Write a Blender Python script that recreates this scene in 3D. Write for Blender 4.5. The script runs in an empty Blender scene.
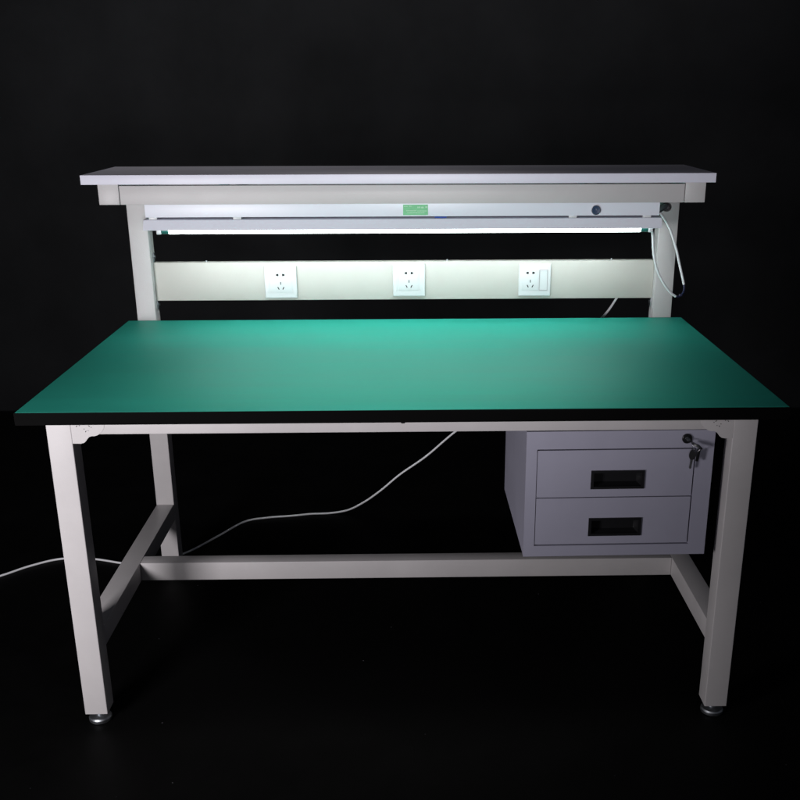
import bpy, bmesh, math, random
from mathutils import Vector, Matrix
random.seed(7)
sc = bpy.context.scene
C = sc.collection

# ------------------------------------------------------------------ materials
def mat(name, col, rough=.5, metal=0, spec=.5, coat=0, noise=0, nscale=30, bump=0, bscale=400, rvar=0,
        stretch=(1, 1, 1), emis=None, estr=0, smudge=0):
    m = bpy.data.materials.new(name); m.use_nodes = True
    n = m.node_tree.nodes; l = m.node_tree.links
    b = n['Principled BSDF']
    b.inputs['Base Color'].default_value = (*col, 1)
    b.inputs['Roughness'].default_value = rough
    b.inputs['Metallic'].default_value = metal
    b.inputs['Specular IOR Level'].default_value = spec
    b.inputs['Coat Weight'].default_value = coat
    if emis:
        b.inputs['Emission Color'].default_value = (*emis, 1)
        b.inputs['Emission Strength'].default_value = estr
    tc = n.new('ShaderNodeTexCoord'); mp = n.new('ShaderNodeMapping')
    mp.inputs['Scale'].default_value = stretch
    l.new(tc.outputs['Object'], mp.inputs['Vector'])
    if noise or rvar:
        t = n.new('ShaderNodeTexNoise'); t.inputs['Scale'].default_value = nscale
        t.inputs['Detail'].default_value = 6; t.inputs['Roughness'].default_value = .65
        l.new(mp.outputs['Vector'], t.inputs['Vector'])
        if noise:
            r = n.new('ShaderNodeMapRange')
            r.inputs['From Min'].default_value = .3; r.inputs['From Max'].default_value = .7
            r.inputs['To Min'].default_value = 1 - noise; r.inputs['To Max'].default_value = 1 + noise
            l.new(t.outputs['Fac'], r.inputs['Value'])
            mx = n.new('ShaderNodeVectorMath'); mx.operation = 'SCALE'
            mx.inputs[0].default_value = col
            l.new(r.outputs['Result'], mx.inputs['Scale'])
            l.new(mx.outputs['Vector'], b.inputs['Base Color'])
        if rvar:
            r2 = n.new('ShaderNodeMapRange')
            r2.inputs['From Min'].default_value = .3; r2.inputs['From Max'].default_value = .7
            r2.inputs['To Min'].default_value = rough - rvar; r2.inputs['To Max'].default_value = rough + rvar
            l.new(t.outputs['Fac'], r2.inputs['Value']); l.new(r2.outputs['Result'], b.inputs['Roughness'])
    if bump:
        t2 = n.new('ShaderNodeTexNoise'); t2.inputs['Scale'].default_value = bscale
        t2.inputs['Detail'].default_value = 3
        l.new(mp.outputs['Vector'], t2.inputs['Vector'])
        bp = n.new('ShaderNodeBump'); bp.inputs['Strength'].default_value = bump
        bp.inputs['Distance'].default_value = .001
        l.new(t2.outputs['Fac'], bp.inputs['Height']); l.new(bp.outputs['Normal'], b.inputs['Normal'])
    return m

M = {}
M['ivory'] = mat('ivory_powder_coat', (.51, .49, .487), .42, noise=.045, nscale=7, bump=.22, bscale=650, rvar=.07)
M['rail'] = mat('pale_grey_green_powder_coat', (.51, .495, .455), .5, noise=.02, nscale=9, bump=.1, bscale=900)
M['cabinet'] = mat('grey_lilac_powder_coat', (.33, .325, .40), .45, noise=.025, nscale=12, bump=.12, bscale=1000, rvar=.04)
M['shelf'] = mat('grey_laminate', (.52, .49, .53), .5, noise=.08, nscale=60, stretch=(.25, 1, 1), bump=.05, bscale=500)
M['shelf_edge'] = mat('lilac_white_edge_band', (.70, .69, .78), .4, noise=.02, nscale=20)
M['fixture'] = mat('white_enamel', (.80, .80, .88), .35, noise=.012, nscale=15)
M['mat'] = mat('green_rubber_mat', (.028, .365, .272), .57, spec=.18, noise=.06, nscale=22, stretch=(.12, 1, 1), bump=.3, bscale=420, rvar=.05)
M['mat_edge'] = mat('pale_green_mat_rim', (.03, .22, .17), .5)
M['black'] = mat('black_rubber_edge', (.0015, .0015, .0015), .7, spec=.04, bump=.1, bscale=300)
M['board'] = mat('black_underside', (.010, .010, .010), .7)
M['plastic'] = mat('black_plastic', (.010, .010, .011), .3, bump=.05)
M['white_plastic'] = mat('white_plastic', (.66, .67, .68), .35, noise=.008, nscale=30)
M['rocker_edge'] = mat('pinkish_grey_plastic', (.42, .40, .41), .4)
M['slot'] = mat('dark_slot', (.004, .004, .004), .6)
M['chrome'] = mat('chrome', (.55, .56, .58), .22, metal=1, rvar=.06, nscale=60)
M['zinc'] = mat('zinc_plated_steel', (.40, .42, .44), .42, metal=1, rvar=.08, nscale=80)
M['cable'] = mat('white_cable', (.90, .90, .92), .4, noise=.03, nscale=60)
M['teal'] = mat('teal_tube_cap', (.02, .13, .11), .35)
M['sticker'] = mat('green_sticker', (.16, .55, .25), .45, noise=.10, nscale=120)
M['sticker_ink'] = mat('pale_print', (.55, .78, .58), .5)
M['switch'] = mat('navy_switch', (.03, .055, .11), .25, coat=.4)
M['blue'] = mat('blue_wire', (.02, .08, .5), .4)
M['navy'] = mat('navy_sleeve', (.02, .025, .07), .4)
M['tube'] = mat('glowing_tube', (.9, .9, .9), .4, emis=(.88, 1.0, .97), estr=16)
M['floor'] = mat('black_floor_sheet', (.0017, .0017, .0017), .6, spec=.08, noise=.18, nscale=5, bump=.25, bscale=130, rvar=.08)
M['cloth'] = mat('black_backdrop_cloth', (.0115, .0118, .0125), .9, spec=.15, noise=.32, nscale=1.6, bump=.35, bscale=260)

# ------------------------------------------------------------------ mesh helpers
def build(name, bm, m, parent=None, smooth=None, mats=None):
    bmesh.ops.recalc_face_normals(bm, faces=bm.faces)
    me = bpy.data.meshes.new(name); bm.to_mesh(me); bm.free()
    for k in (mats or [m]): me.materials.append(M[k])
    if smooth is not None:
        me.polygons.foreach_set('use_smooth', [True] * len(me.polygons))
        me.set_sharp_from_angle(angle=math.radians(smooth))
    o = bpy.data.objects.new(name, me); C.objects.link(o)
    if parent: o.parent = parent
    return o

def box(bm, x0, x1, y0, y1, z0, z1, bev=0, seg=2, mi=0):
    b2 = bmesh.new()
    bmesh.ops.create_cube(b2, size=1)
    for v in b2.verts:
        v.co = Vector(((x0 + x1) / 2 + v.co.x * (x1 - x0), (y0 + y1) / 2 + v.co.y * (y1 - y0), (z0 + z1) / 2 + v.co.z * (z1 - z0)))
    if bev:
        bmesh.ops.bevel(b2, geom=b2.edges[:], offset=bev, segments=seg, profile=.6, affect='EDGES')
    join(bm, b2, mi)

def join(bm, b2, mi=0, mtx=None):
    mp = {}
    for v in b2.verts: mp[v] = bm.verts.new(mtx @ v.co if mtx else v.co)
    for f in b2.faces:
        nf = bm.faces.new([mp[v] for v in f.verts]); nf.material_index = mi
    b2.free()

def cyl(bm, p, ax, r, h, r2=None, seg=32, bev=0, mi=0):
    """cylinder starting at p, running h along ax"""
    b2 = bmesh.new()
    bmesh.ops.create_cone(b2, cap_ends=True, segments=seg, radius1=r, radius2=r if r2 is None else r2, depth=h)
    if bev:
        es = [e for e in b2.edges if len(e.link_faces) == 2 and e.calc_face_angle(0) > .6]
        bmesh.ops.bevel(b2, geom=es, offset=bev, segments=2, affect='EDGES')
    ax = Vector(ax).normalized()
    q = Vector((0, 0, 1)).rotation_difference(ax)
    mtx = Matrix.Translation(Vector(p) + ax * h / 2) @ q.to_matrix().to_4x4()
    join(bm, b2, mi, mtx)

def lathe(bm, prof, centre, ax=(0, 0, 1), seg=40, mi=0):
    q = Vector((0, 0, 1)).rotation_difference(Vector(ax))
    rings = []
    for r, z in prof:
        rings.append([bm.verts.new(Vector(centre) + q @ Vector((r * math.cos(2 * math.pi * k / seg), r * math.sin(2 * math.pi * k / seg), z))) for k in range(seg)])
    for a, b in zip(rings, rings[1:]):
        for k in range(seg):
            f = bm.faces.new([a[k], a[(k + 1) % seg], b[(k + 1) % seg], b[k]]); f.material_index = mi
    bm.faces.new(rings[0][::-1]).material_index = mi; bm.faces.new(rings[-1]).material_index = mi

def prism_xz(bm, pts, y0, y1, mi=0):
    a = [bm.verts.new((x, y0, z)) for x, z in pts]; b = [bm.verts.new((x, y1, z)) for x, z in pts]
    bm.faces.new(a).material_index = mi; bm.faces.new(b[::-1]).material_index = mi
    n = len(pts)
    for i in range(n): bm.faces.new([a[i], b[i], b[(i + 1) % n], a[(i + 1) % n]]).material_index = mi

def prism_yz(bm, pts, x0, x1, mi=0):
    a = [bm.verts.new((x0, y, z)) for y, z in pts]; b = [bm.verts.new((x1, y, z)) for y, z in pts]
    bm.faces.new(a).material_index = mi; bm.faces.new(b[::-1]).material_index = mi
    n = len(pts)
    for i in range(n): bm.faces.new([a[i], b[i], b[(i + 1) % n], a[(i + 1) % n]]).material_index = mi

def catmull(pts, sub=10):
    P = [Vector(p) for p in pts]; P = [2 * P[0] - P[1]] + P + [2 * P[-1] - P[-2]]; out = []
    for i in range(1, len(P) - 2):
        for k in range(sub):
            t = k / sub; a, b, c, d = P[i - 1], P[i], P[i + 1], P[i + 2]
            out.append(.5 * ((2 * b) + (c - a) * t + (2 * a - 5 * b + 4 * c - d) * t * t + (3 * b - a - 3 * c + d) * t ** 3))
    out.append(P[-2]); return out

def sweep(bm, path, r, seg=12, mi=0):
    rings = []; n = len(path)
    t0 = (path[1] - path[0]).normalized()
    up = Vector((0, 0, 1)) if abs(t0.z) < .9 else Vector((1, 0, 0))
    u = t0.cross(up).normalized()
    for i, p in enumerate(path):
        t = (path[min(i + 1, n - 1)] - path[max(i - 1, 0)]).normalized()
        u = (u - t * u.dot(t)).normalized(); w = t.cross(u)
        rings.append([bm.verts.new(p + (u * math.cos(2 * math.pi * k / seg) + w * math.sin(2 * math.pi * k / seg)) * r) for k in range(seg)])
    for a, b in zip(rings, rings[1:]):
        for k in range(seg): bm.faces.new([a[k], a[(k + 1) % seg], b[(k + 1) % seg], b[k]]).material_index = mi
    bm.faces.new(rings[0][::-1]).material_index = mi; bm.faces.new(rings[-1]).material_index = mi

def frame_xz(bm, X0, X1, Z0, Z1, x0, x1, z0, z1, y0, y1, mi=0):
    """plate in the xz plane from y0 to y1 with a rectangular hole, one closed shell"""
    def ring(y, a): return [bm.verts.new((x, y, z)) for x, z in a]
    O = [(X0, Z0), (X1, Z0), (X1, Z1), (X0, Z1)]; I = [(x0, z0), (x1, z0), (x1, z1), (x0, z1)]
    of, inf, ob, ib = ring(y0, O), ring(y0, I), ring(y1, O), ring(y1, I)
    for k in range(4):
        j = (k + 1) % 4
        for q in ([of[k], of[j], inf[j], inf[k]], [ob[k], ib[k], ib[j], ob[j]], [of[k], ob[k], ob[j], of[j]], [inf[k], inf[j], ib[j], ib[k]]):
            bm.faces.new(q).material_index = mi

def bevel_all(bm, off, seg=2, ang=.5):
    es = [e for e in bm.edges if len(e.link_faces) == 2 and e.calc_face_angle(0) > ang]
    bmesh.ops.bevel(bm, geom=es, offset=off, segments=seg, profile=.6, affect='EDGES')

def empty(name, label, cat, loc=(0, 0, 0), group=None):
    o = bpy.data.objects.new(name, None); C.objects.link(o); o.location = loc
    o.empty_display_size = .05
    o['label'] = label; o['category'] = cat
    if group: o['group'] = group
    return o

def BOX(name, m, parent, *a, bev=.002, seg=2, label=None):
    bm = bmesh.new(); box(bm, *a, bev=bev, seg=seg); o = build(name, bm, m, parent, 35)
    if label: o['label'] = label
    return o

# ------------------------------------------------------------------ setting
bm = bmesh.new()
box(bm, -6, 6, -6, 3.2, -.02, 0)
o = build('floor', bm, 'floor'); o['kind'] = 'structure'

# cloth backdrop: a hanging sheet with real, very shallow folds, standing on the floor
bm = bmesh.new(); NX, NZ = 160, 60; g = []
for j in range(NZ + 1):
    z = .004 + 4.6 * j / NZ; row = []
    for i in range(NX + 1):
        x = -5 + 10 * i / NX
        y = 2.55 + (.022 * math.sin(x * 2.3 + .5 * math.sin(z * 1.1)) + .012 * math.sin(x * 5.9 + z * .7 + 1.3) + .008 * math.sin(x * 11.1 - z * .9))
        row.append(bm.verts.new((x, y, z)))
    g.append(row)
for j in range(NZ):
    for i in range(NX): bm.faces.new([g[j][i], g[j][i + 1], g[j + 1][i + 1], g[j + 1][i]])
r = bmesh.ops.extrude_face_region(bm, geom=bm.faces[:])
for v in r['geom']:
    if isinstance(v, bmesh.types.BMVert): v.co.y += .01
o = build('backdrop', bm, 'cloth', smooth=60); o['kind'] = 'structure'

# ------------------------------------------------------------------ workbench
AP, LW = .7234, .05
XI = AP - LW
LY = .0891; PY = .8606
ZT, ZU = .7622, .7376
D = .8566
bench = empty('workbench', 'ivory steel workbench with a green mat top and a raised rear shelf', 'workbench', (0, .45, 0))
BL = Matrix.Translation((0, -.45, 0))
class P:  # children are modelled in world coordinates, so undo the empty's offset once
    pass
def part(o, parent=bench):
    o.parent = parent
    o.matrix_parent_inverse = Matrix.Translation(-parent.location) if parent.type == 'EMPTY' else Matrix.Identity(4)
    return o

x0, x1 = -.7482, .7518
# top: black board, rubber edge band and the green mat lying in it
bm = bmesh.new(); box(bm, x0 + .004, x1 - .004, .004, D - .004, ZU, ZT - .0035)
top = part(build('tabletop', bm, 'board'))
bm = bmesh.new(); 
def ring_band(bm, X0, X1, Y0, Y1, x0, x1, y0, y1, z0, z1):
    O = [(X0, Y0), (X1, Y0), (X1, Y1), (X0, Y1)]; I = [(x0, y0), (x1, y0), (x1, y1), (x0, y1)]
    ot = [bm.verts.new((a, b, z1)) for a, b in O]; it = [bm.verts.new((a, b, z1)) for a, b in I]
    ob = [bm.verts.new((a, b, z0)) for a, b in O]; ib = [bm.verts.new((a, b, z0)) for a, b in I]
    for k in range(4):
        j = (k + 1) % 4
        for q in ([ot[k], ot[j], it[j], it[k]], [ob[k], ib[k], ib[j], ob[j]], [ot[k], ob[k], ob[j], ot[j]], [it[k], it[j], ib[j], ib[k]]): bm.faces.new(q)
ring_band(bm, x0, x1, 0, D, x0 + .0018, x1 - .0018, .0018, D - .0018, ZU - .0006, ZT - .0004)
bevel_all(bm, .0006, 2)
band = build('edge_band', bm, 'black', top, 35)
bm = bmesh.new(); box(bm, x0 + .0020, x1 - .0020, .0020, D - .0020, ZT - .0030, ZT, bev=.0003)
wm = build('work_mat', bm, 'mat', top, 35); wm['label'] = 'green rubber mat surface'
bm = bmesh.new(); lathe(bm, [(.005, 0), (.0052, -.002), (.004, -.0045), (.0015, -.005)], (-.0016, .012, ZU - .0007))
build('snap_stud', bm, 'plastic', top, 40)

def leg(s, y, ztop, name='leg'):
    a, b = (s * AP, s * XI) if s < 0 else (XI, AP)
    bm = bmesh.new(); box(bm, a, b, y, y + LW, .0285, ztop, bev=.0022, seg=3)
    L = part(build(name, bm, 'ivory', None, 35))
    cx, cy = (a + b) / 2, y + LW / 2
    bm = bmesh.new()
    lathe(bm, [(.021, 0), (.0245, .0015), (.0253, .005), (.0253, .009), (.023, .0122), (.015, .0142), (.0095, .0155), (.0095, .0205), (.006, .0212), (.006, .0284)], (cx, cy, .0003), seg=48)
    build('leveling_foot', bm, 'zinc', L, 32)
    return L
for s in (-1, 1):
    leg(s, LY, ZU - .0008)
    leg(s, PY, 1.0880)          # the rear legs run on up as the shelf's posts

# rails
def RAIL(name, *a, bev=.0018, m='ivory', label=None): return part(BOX(name, m, None, *a, bev=bev, label=label))
RAIL('front_rail', -XI + .0003, XI - .0003, LY + .0012, LY + .03, .6885, ZU - .0008)
RAIL('rear_rail', -XI + .0003, XI - .0003, PY + .016, PY + .046, .6885, ZU - .0008)
for s in (-1, 1):
    a, b = (-AP + .0008, -XI - .0008) if s < 0 else (XI + .0008, AP - .0008)
    RAIL('side_rail', a, b, LY + LW + .0003, PY - .0003, .6885, ZU - .0008)
    RAIL('side_stretcher', a, b, LY + LW + .0003, PY - .0003, .1767, .2251)
    # arm that carries the shelf, resting on the post
    RAIL('shelf_arm', a, b, .6236, PY + .05, 1.0884, 1.1352, bev=.0012)
RAIL('cross_bar', -XI - .0003, XI + .0003, .4648, .5079, .1769, .2249)
RAIL('shelf_beam', -XI + .0008, XI - .0008, .6246, .6446, 1.0884, 1.1318, bev=.0012)
RAIL('rear_beam', -XI + .0008, XI - .0008, .8646, .9046, 1.0900, 1.1320, bev=.0012)

# corner brackets with slotted holes at the top of the front legs
for s in (-1, 1):
    pts = [(XI - .0001, .7366), (XI - .0001, .6697), (.6665, .6695), (.6565, .6694), (.6505, .6710), (.6462, .6745), (.6425, .6795),
           (.6385, .6835), (.6335, .6852), (.6300, .6850), (.6272, .6853), (.6225, .6866), (.6165, .6900), (.6115, .6945), (.6075, .7010), (.6052, .7090), (.6045, .7200), (.6045, .7366)]
    bm = bmesh.new(); prism_xz(bm, [(s * x, z) for x, z in pts], LY + .0004, LY + .0018)
    bmesh.ops.bevel(bm, geom=[e for e in bm.edges if len(e.link_faces) == 2 and e.calc_face_angle(0) > 1.2], offset=.0004, segments=1, affect='EDGES')
    br = part(build('corner_bracket', bm, 'ivory', None, 30))
    for hx, hz, rot, L in ((.6612, .7065, .8, .0034), (.6555, .7078, -.2, .0020), (.6440, .6955, 1.0, .0034), (.6468, .7005, 1.4, .0018), (.6362, .7068, -.6, .0036), (.6322, .7040, 1.0, .0020), (.6390, .6972, 0, .0014)):
        bm = bmesh.new(); b2 = bmesh.new(); box(b2, -L / 2, L / 2, -.0004, .0004, -.0007, .0007, bev=.0003)
        join(bm, b2, 0, Matrix.Translation((s * hx, LY + .0003, hz)) @ Matrix.Rotation(s * rot, 4, 'Y'))
        build('slot', bm, 'slot', br, 30)

# shelf board: grey laminate with a pale edge band
sx0, sx1 = -.758, .7422
bm = bmesh.new(); box(bm, sx0 + .0012, sx1 - .0012, .6142, .9271, 1.1358, 1.1567, bev=.0006)
sh = part(build('shelf', bm, 'shelf', None, 35))
bm = bmesh.new(); box(bm, sx0, sx1, .6130, .6142, 1.1356, 1.1571, bev=.0005)
for X in (sx0, sx1 - .0012): box(bm, X, X + .0012, .6144, .9271, 1.1356, 1.1569, bev=.0004)
build('edge_strip', bm, 'shelf_edge', sh, 35)
for x in (-.716, -.697, .700):
    bm = bmesh.new(); cyl(bm, (x, .634, 1.1351), (0, 0, 1), .004, .0008, seg=16); build('shelf_screw', bm, 'zinc', sh, 40)

# socket rail between the posts, a shallow channel with screws along its top
RY = .8830
rail = RAIL('socket_rail', -XI + .0006, XI - .0006, RY, RY + .022, .8103, .9128, bev=.0016, m='rail')
for x in (-.5327, .1137, .5584):
    bm = bmesh.new(); lathe(bm, [(.0034, 0), (.0034, .0015), (.0022, .0034), (.0006, .0038)], (x, RY + .011, .9129), seg=20)
    build('rail_screw', bm, 'zinc', rail, 40)
for s in (-1, 1):
    for z0 in (.7860, .9134):
        bm = bmesh.new(); a, b = sorted((s * (XI - .0005), s * (XI - .0030)))
        box(bm, a, b, RY + .002, RY + .020, z0, z0 + .024, bev=.0006)
        cyl(bm, (s * (XI - .0030), RY + .011, z0 + .013), (-s, 0, 0), .0045, .003, seg=6)
        build('mounting_tab', bm, 'zinc', rail, 35)

# ------------------------------------------------------------------ power sockets
def socket(xc, zc, label, rocker):
    t = empty('power_socket', label, 'power socket', (xc, RY, zc), 'white power sockets on the rail')
    bm = bmesh.new(); box(bm, -.0433, .0433, -.0075, -.0002, -.0433, .0433, bev=.0028, seg=3); build('face_plate', bm, 'white_plastic', t, 40)
    fx0, fx1 = (-.0345, .0105) if rocker else (-.0270, .0270)
    bm = bmesh.new(); box(bm, fx0, fx1, -.0086, -.0070, -.0270, .0270, bev=.0007)
    if not rocker:
        for a in (-.0345, .0305): box(bm, a, a + .004, -.0081, -.0070, -.0290, .0290, bev=.0004)
    ins = build('socket_insert', bm, 'white_plastic', t, 40)
    if rocker:
        bm = bmesh.new(); frame_xz(bm, .0120, .0350, -.0280, .0280, .0135, .0335, -.0265, .0265, -.0088, -.0070); build('rocker_frame', bm, 'rocker_edge', t, 30)
        bm = bmesh.new(); prism_yz(bm, [(-.0070, -.0255), (-.0082, -.0255), (-.0090, 0), (-.0112, .0255), (-.0070, .0255)], .0142, .0328)
        bevel_all(bm, .0006); build('rocker_switch', bm, 'white_plastic', t, 35)
    cx = (fx0 + fx1) / 2
    holes = []
    for s in (-1, 1):                      # flat pins: each hole is a wedge pointing outwards
        holes.append([(cx + s * .0048, .0225), (cx + s * .0075, .0228), (cx + s * .0118, .0208), (cx + s * .0118, .0182), (cx + s * .0075, .0162), (cx + s * .0048, .0165)])
    holes.append([(cx - .0011, .0010), (cx + .0011, .0010), (cx + .0011, -.0065), (cx - .0011, -.0065)])
    for s in (-1, 1):
        holes.append([(cx + s * .0072, -.0122), (cx + s * .0095, -.0132), (cx + s * .0060, -.0200), (cx + s * .0037, -.0190)])
    for h in holes:
        bm = bmesh.new(); prism_xz(bm, h, -.00885, -.0080); build('pin_slot', bm, 'slot', t)
socket(-.3345, .8600, 'white power socket nearest the left post of the rail', False)
socket(.0105, .8632, 'white power socket in the middle of the rail, with no switch', False)
socket(.3500, .8620, 'white power socket with a rocker switch beside its pin holes', True)

# ------------------------------------------------------------------ lamp under the shelf
lamp = empty('fluorescent_light', 'long white tube light glowing beneath the raised shelf', 'light fixture', (0, .77, 1.09))
def lp(o): return part(o, lamp)
hx0, hx1 = -.6487, .6455
hous = lp(BOX('housing', 'fixture', None, hx0, hx1, .7500, .7980, 1.0447, 1.0876, bev=.0012))
for x in (-.45, .45):
    bm = bmesh.new(); box(bm, x - .012, x + .012, .765, .785, 1.0877, 1.1356, bev=.001); lp(build('hanging_bracket', bm, 'zinc', None, 35))
bm = bmesh.new()
Pf = [(.7990, 1.0398), (.7545, 1.0398), (.7505, 1.0385), (.7385, 1.0148), (.7395, 1.0140), (.7520, 1.0372), (.7560, 1.0386), (.7975, 1.0386), (.8130, 1.0120), (.8142, 1.0126)]
prism_yz(bm, Pf, -.6545, .6520); lp(build('reflector', bm, 'fixture', None, 35))
for x in (-.6305, -.4196, .4268, .6150):
    bm = bmesh.new(); box(bm, x - .010, x + .010, .7512, .77, 1.0395, 1.0450, bev=.0006)
    lp(build('spacer_clip', bm, 'white_plastic', None, 35))
bm = bmesh.new(); sweep(bm, catmull([(.078, .753, 1.0425), (.083, .7515, 1.0424), (.102, .7515, 1.0424), (.107, .753, 1.0425)], 6), .0014, 8)
lp(build('blue_wire', bm, 'blue', None, 40))
TY, TZ = .7660, 1.0125
bm = bmesh.new(); cyl(bm, (-.5955, TY, TZ), (1, 0, 0), .0102, 1.1985, seg=40); lp(build('tube', bm, 'tube', None, 40))
for s, xa in ((-1, -.5958), (1, .6035)):
    bm = bmesh.new(); cyl(bm, (xa, TY, TZ), (s, 0, 0), .0108, .018, seg=32, bev=.001); lp(build('tube_cap', bm, 'teal', None, 40))
    xb = xa + s * .0183; a, b = sorted((xb, xb + s * .012))
    bm = bmesh.new(); box(bm, a, b, TY - .012, TY + .012, TZ - .0105, 1.0380, bev=.003, seg=3); lp(build('lamp_holder', bm, 'white_plastic', None, 40))
# sticker with faint print
bm = bmesh.new(); box(bm, -.0023, .0603, .7494, .7499, 1.0480, 1.0738); stk = build('sticker', bm, 'sticker', hous)
bm = bmesh.new()
for (a, b, z) in ((.000, .010, 1.0690), (.013, .020, 1.0692), (.034, .039, 1.0655), (.043, .049, 1.0650), (.054, .058, 1.0660), (.006, .030, 1.0580), (.034, .056, 1.0575), (.008, .052, 1.0530)):
    x = a
    while x < b:
        w = random.uniform(.0012, .0026); box(bm, x, x + w, .7491, .7493, z, z + (.0034 if a > .03 and z > 1.06 else .0016)); x += w + .0009
build('sticker_print', bm, 'sticker_ink', stk)
# round switch
bm = bmesh.new(); lathe(bm, [(.0125, 0), (.0125, .0022), (.0118, .0034), (.0112, .0034), (.0110, .0016), (.001, .0015)], (.4842, .7499, 1.0587), (0, -1, 0), 40)
sw = build('round_switch', bm, 'chrome', hous, 35)
bm = bmesh.new(); lathe(bm, [(.0108, .0010), (.0106, .0040), (.0094, .0048), (.0005, .0042)], (.4842, .7499, 1.0587), (0, -1, 0), 32)
box(bm, .4842 - .0012, .4842 + .0012, .7449, .7462, 1.0540, 1.0634, bev=.0004)
build('switch_button', bm, 'switch', hous, 35)
# end fitting: a grey stub with a black plug that faces out to the post
bm = bmesh.new(); sweep(bm, catmull([(.6458, .785, 1.0500), (.6560, .788, 1.0560), (.6680, .800, 1.0600), (.6760, .815, 1.0590)], 8), .0075, 16)
lp(build('cable_outlet', bm, 'zinc', None, 40))
bm = bmesh.new(); cyl(bm, (.6755, .812, 1.0592), (.35, .75, -.10), .0115, .020, seg=28, bev=.002); lp(build('end_plug', bm, 'plastic', None, 40))
# cord looping out to the right, joined by a dark sleeve low down
c1 = catmull([(.6440, .790, 1.0500), (.6560, .795, 1.0460), (.6673, .800, 1.0352), (.6860, .812, 1.0110), (.6992, .820, .9869), (.7150, .828, .9500), (.7259, .830, .9153), (.7370, .830, .8790), (.7435, .829, .8560)], 8)
c2 = catmull([(.7190, .810, .8275), (.7020, .806, .8400), (.6830, .800, .8626), (.6640, .794, .8930), (.6526, .789, .9217), (.6440, .783, .9560), (.6392, .778, .9900), (.6345, .770, 1.0020), (.6320, .766, 1.0080)], 8)
sl = catmull([(.7433, .829, .8570), (.7445, .826, .8450), (.7400, .820, .8345), (.7300, .815, .8270), (.7185, .810, .8278)], 8)
bm = bmesh.new(); sweep(bm, c1, .0032); lp(build('cord', bm, 'cable', None, 60))
bm = bmesh.new(); sweep(bm, c2, .0032); lp(build('cord', bm, 'cable', None, 60))
bm = bmesh.new(); sweep(bm, sl, .0026); box(bm, .729, .737, .811, .817, .8275, .8335, bev=.001); lp(build('cord_joint', bm, 'navy', None, 60))

# ------------------------------------------------------------------ drawer cabinet
CX, CY, CZ = .2510, .0960, .4040
W, H, DP = .3905, .2805, .400
cab = empty('drawer_cabinet', 'grey lilac steel cabinet with two drawers hung under the table', 'drawer cabinet', (CX, CY, CZ))
cab.rotation_euler = (0, 0, .014)
bm = bmesh.new()
dx0, dx1, dz0, dz1 = .0225, .3540, .0245, .2420
frame_xz(bm, 0, W, 0, H, dx0, dx1, dz0, dz1, 0, .018)
bevel_all(bm, .0012)
build('front_frame', bm, 'cabinet', cab, 35)
bm = bmesh.new()   # body: a real open-fronted shell behind the front frame
OUT = [(0.0004, 0.0004), (W - .0004, 0.0004), (W - .0004, H - .0004), (.0004, H - .0004)]; IN = [(.0016, .0016), (W - .0016, .0016), (W - .0016, H - .0016), (.0016, H - .0016)]
v = [[bm.verts.new((x, y, z)) for x, z in L] for y, L in ((.0182, OUT), (DP, OUT), (.0182, IN), (DP - .0012, IN))]
for k in range(4):
    j = (k + 1) % 4
    bm.faces.new([v[0][k], v[1][k], v[1][j], v[0][j]]); bm.faces.new([v[2][k], v[2][j], v[3][j], v[3][k]]); bm.faces.new([v[0][k], v[0][j], v[2][j], v[2][k]])
bm.faces.new(v[1]); bm.faces.new(v[3])
build('cabinet_body', bm, 'cabinet', cab)
def drawer(z0, z1, hz):
    g = .0016
    X0, X1 = dx0 + .0012, dx1 - .0030; hx0_, hx1_ = .1395, .2470; h0, h1 = hz - .0180, hz + .0180
    bm = bmesh.new(); frame_xz(bm, X0, X1, z0, z1, hx0_, hx1_, h0, h1, .0016, .0150); bevel_all(bm, .0007)
    d = build('drawer', bm, 'cabinet', cab, 35)
    bm = bmesh.new(); box(bm, X0 + .006, X1 - .006, .0152, .36, z0 + .006, z0 + .0075); build('drawer_tray', bm, 'cabinet', d)
    bm = bmesh.new()   # recessed pull: rim plus hollow cup
    frame_xz(bm, hx0_ - .0025, hx1_ + .0025, h0 - .0025, h1 + .0025, hx0_ + .0035, hx1_ - .0035, h0 + .0030, h1 - .0030, -.0014, .0014)
    bevel_all(bm, .0006)
    a, b, c, e = hx0_ + .0008, hx1_ - .0008, h0 + .0008, h1 - .0008
    F = [(a, .0012, c), (b, .0012, c), (b, .0012, e), (a, .0012, e)]
    B = [(a + .006, .0200, c + .006), (b - .009, .0200, c + .006), (b - .009, .0200, e), (a + .006, .0200, e)]
    F2 = [(x, y, z) for x, y, z in [(a - .0006, .0012, c - .0006), (b + .0006, .0012, c - .0006), (b + .0006, .0012, e + .0006), (a - .0006, .0012, e + .0006)]]
    B2 = [(a + .005, .0212, c + .005), (b - .008, .0212, c + .005), (b - .008, .0212, e + .0006), (a + .005, .0212, e + .0006)]
    V = [[bm.verts.new(p) for p in L] for L in (F, B, F2, B2)]
    for k in range(4):
        j = (k + 1) % 4
        bm.faces.new([V[0][k], V[0][j], V[1][j], V[1][k]]); bm.faces.new([V[2][k], V[3][k], V[3][j], V[2][j]]); bm.faces.new([V[0][k], V[2][k], V[2][j], V[0][j]])
    bm.faces.new(V[1]); bm.faces.new(V[3])
    build('handle', bm, 'plastic', d, 30)
zm = (.1335)
drawer(zm + .0013, dz1 - .0034, .1735)
drawer(dz0 + .0026, zm - .0009, .0665)
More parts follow.
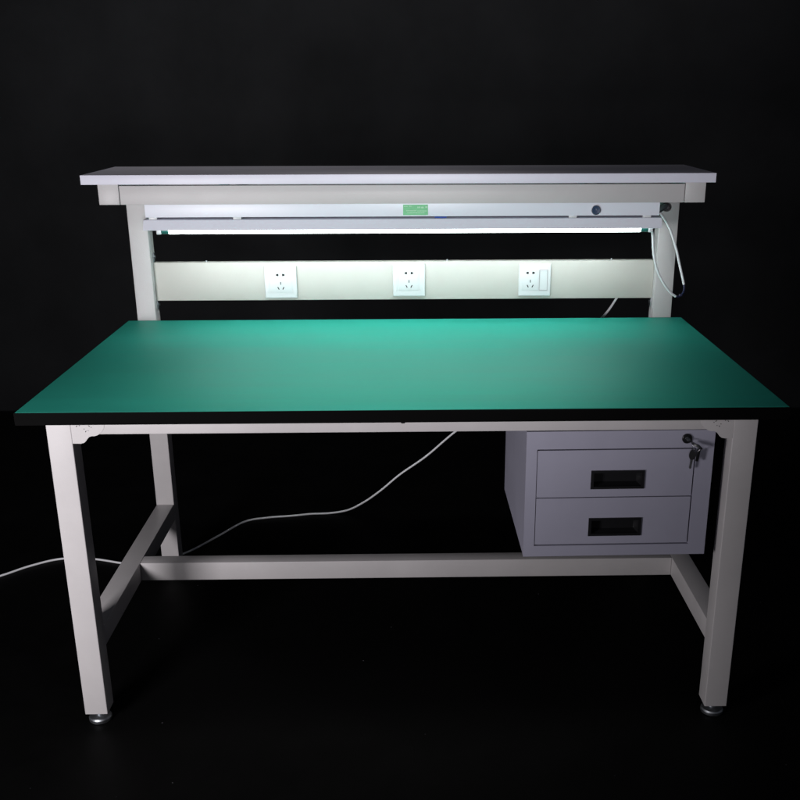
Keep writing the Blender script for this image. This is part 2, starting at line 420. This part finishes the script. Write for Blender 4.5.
# lock on the top border
bm = bmesh.new(); lathe(bm, [(.0105, 0), (.0105, .0030), (.0092, .0042), (.0072, .0042), (.0068, .0030), (.0005, .0030)], (.3318, -.0001, .2625), (0, -1, 0), 36)
lk = build('lock', bm, 'plastic', cab, 35)
bm = bmesh.new(); lathe(bm, [(.0066, .0026), (.0064, .0050), (.0005, .0052)], (.3318, 0, .2625), (0, -1, 0), 28); build('lock_core', bm, 'chrome', cab, 35)

# ------------------------------------------------------------------ keys
ks = empty('key_pair', 'black headed keys on a ring, one turned in the cabinet lock', 'keys', (.5832, .0960, .6665))
def key(parent, name, mtx, blade=True):
    bm = bmesh.new()   # bow: rounded black plastic head with a hole, in local xz, blade along +x
    n = 28; R = .0105
    o1 = []; 
    for k in range(n):
        a = 2 * math.pi * k / n; r = R * (1 + .10 * math.cos(2 * a)); o1.append((-.0125 + r * math.cos(a) * 1.15, r * math.sin(a) * .86))
    b2 = bmesh.new(); prism_xz(b2, o1, -.0016, .0016)
    bmesh.ops.bevel(b2, geom=[e for e in b2.edges if e.calc_face_angle(0) > 1.0], offset=.0006, segments=2, affect='EDGES'); join(bm, b2, 0)
    k_ = build(name, bm, 'plastic', parent, 40); k_.matrix_local = mtx
    if blade:
        bm = bmesh.new()
        prof = [(0, -.0030), (.0020, -.0030), (.0020, -.0034)] + [(.004 + .0022 * i, -.0030 + (.0011 if i % 2 else .0002)) for i in range(9)] + [(.0250, .0002), (.0225, .0032), (0, .0032)]
        prism_xz(bm, prof, -.0008, .0008); build('key_blade', bm, 'chrome', k_, 30)
    return k_
# turned in the lock: blade goes into the cylinder (+y), head stands out towards the viewer and sags right
key(ks, 'key', Matrix.Translation((.006, -.010, -.004)) @ Matrix.Rotation(math.radians(28), 4, 'Y') @ Matrix.Rotation(math.radians(148), 4, 'Z') @ Matrix.Rotation(math.radians(90), 4, 'X'), False)
bm = bmesh.new(); box(bm, -.0035, .0035, -.013, -.002, -.001, .001, bev=.0003); build('key_shank', bm, 'chrome', ks)
# ring
bm = bmesh.new(); ring = [Vector((.0150 + .0085 * math.cos(2 * math.pi * k / 30), -.0150 - .002 * math.sin(2 * math.pi * k / 30), -.0150 + .0085 * math.sin(2 * math.pi * k / 30))) for k in range(31)]
sweep(bm, ring, .0007, 8); build('key_ring', bm, 'chrome', ks, 60)
# hanging key
key(ks, 'key', Matrix.Translation((.0095, -.0080, -.0420)) @ Matrix.Rotation(math.radians(96), 4, 'Y') @ Matrix.Scale(.85, 4) @ Matrix.Rotation(math.radians(18), 4, 'X'))
bm = bmesh.new(); b2 = bmesh.new(); box(b2, -.0032, .0032, -.0012, .0012, -.013, .013, bev=.001)
join(bm, b2, 0, Matrix.Translation((.0215, -.0090, -.0330)) @ Matrix.Rotation(.12, 4, 'Y')); build('key_tag', bm, 'plastic', ks, 40)

# ------------------------------------------------------------------ mains cable
R = .0032
pts = [(.6350, .914, .880), (.6135, .926, .845), (.5915, .940, .8055), (.5610, .962, .7480), (.5050, 1.02, .670), (.4015, 1.10, .560), (.285, 1.155, .445), (.1511, 1.20, .3280), (.060, 1.235, .2350), (-.0259, 1.27, .1600),
       (-.090, 1.288, .0980), (-.1500, 1.305, .0480), (-.205, 1.316, .0160), (-.265, 1.322, R), (-.330, 1.316, R), (-.398, 1.300, R), (-.470, 1.288, R), (-.543, 1.255, R), (-.610, 1.140, R), (-.6784, 1.024, R), (-.750, .955, R), (-.810, .935, R), (-.867, .941, R),
       (-.9594, .972, R), (-1.0606, .976, R), (-1.139, .927, R), (-1.204, .860, R), (-1.32, .76, R), (-1.5, .70, R)]
bm = bmesh.new(); sweep(bm, catmull(pts, 12), R)
o = build('power_cable', bm, 'cable', smooth=60); o['label'] = 'long white cable dropping behind the bench and trailing over the floor'; o['category'] = 'cable'

# specks of lint lying on the black floor
bm = bmesh.new()
for k in range(45):
    x = random.uniform(-1.1, 1.1); y = random.uniform(-.55, 1.1); L = random.uniform(.0006, .0016); a = random.uniform(0, math.pi)
    b2 = bmesh.new(); box(b2, -L, L, -.0003, .0003, 0, .0006, bev=.0001, seg=1)
    join(bm, b2, 0, Matrix.Translation((x, y, .0003)) @ Matrix.Rotation(a, 4, 'Z'))
M['lint'] = mat('grey_lint', (.10, .10, .11), .9)
o = build('lint', bm, 'lint'); o['kind'] = 'stuff'; o['label'] = 'tiny pale specks of lint scattered on the black floor'; o['category'] = 'lint'

# ------------------------------------------------------------------ lights
w = bpy.data.worlds.new('World'); sc.world = w; w.use_nodes = True
w.node_tree.nodes['Background'].inputs[0].default_value = (.80, .84, 1, 1)
w.node_tree.nodes['Background'].inputs[1].default_value = .05
def area(name, loc, tgt, size, energy, col, size_y=None, spread=180):
    L = bpy.data.lights.new(name, 'AREA'); L.energy = energy; L.color = col; L.size = size; L.spread = math.radians(spread)
    if size_y: L.shape = 'RECTANGLE'; L.size_y = size_y
    o = bpy.data.objects.new(name, L); C.objects.link(o); o.location = loc
    o.rotation_euler = (Vector(tgt) - Vector(loc)).to_track_quat('-Z', 'Y').to_euler(); return o
area('studio_key', (-1.20, -1.30, .80), (-.70, .25, .45), .40, 14.5, (1, .965, 1.0), spread=130)
def spot(name, loc, tgt, energy, col, ang, blend, rad):
    L = bpy.data.lights.new(name, 'SPOT'); L.energy = energy; L.color = col; L.spot_size = math.radians(ang); L.spot_blend = blend; L.shadow_soft_size = rad
    o = bpy.data.objects.new(name, L); C.objects.link(o); o.location = loc
    o.rotation_euler = (Vector(tgt) - Vector(loc)).to_track_quat('-Z', 'Y').to_euler()
spot('studio_front', (.12, -2.35, 1.12), (.03, .75, 1.60), 132, (.97, .94, 1), 54, 1, .15)
spot('added_overhead_fill', (0, -.20, 2.25), (-.02, .25, .76), 66, (1, 1, .97), 48, 1, .2)  # added fill with no known source, brightens the mat's centre and front
spot('added_backdrop_fill', (-.3, .3, 3.2), (-.9, 2.55, 1.9), 98, (.96, .97, 1), 122, 1, .25)  # added spot above the view, lifts the upper backdrop and spills onto the shelf

# ------------------------------------------------------------------ camera
cam = bpy.data.cameras.new('Camera'); co = bpy.data.objects.new('Camera', cam); C.objects.link(co); sc.camera = co
pit, yaw, rol = .3528, -.0187, -.0024
# camera axes from yaw (about z), pitch down and roll
cy_, sy_, cp, sp, cr, sr = math.cos(yaw), math.sin(yaw), math.cos(pit), math.sin(pit), math.cos(rol), math.sin(rol)
def wd(x, y, z): return Vector((x * cy_ - y * sy_, x * sy_ + y * cy_, z))
fwd = wd(0, cp, -sp); rt = wd(1, 0, 0); up = wd(0, sp, cp)
rt2 = rt * cr + up * sr; up2 = -rt * sr + up * cr
m = Matrix((rt2, up2, -fwd)).transposed().to_4x4(); m.translation = Vector((.0173, -1.9036, 1.3346))
co.matrix_world = m
cam.sensor_width = 36; cam.lens = 1028.1137 / 800 * 36
cam.shift_x = -(431.232 - 400) / 800; cam.shift_y = (472.3842 - 400) / 800
cam.clip_start = .05; cam.clip_end = 50

sc.render.engine = 'CYCLES'
sc.render.resolution_x = sc.render.resolution_y = 1024
sc.view_settings.view_transform = 'Standard'; sc.view_settings.look = 'None'; sc.view_settings.gamma = 1; sc.view_settings.exposure = 0
sc.cycles.sample_clamp_indirect = 8
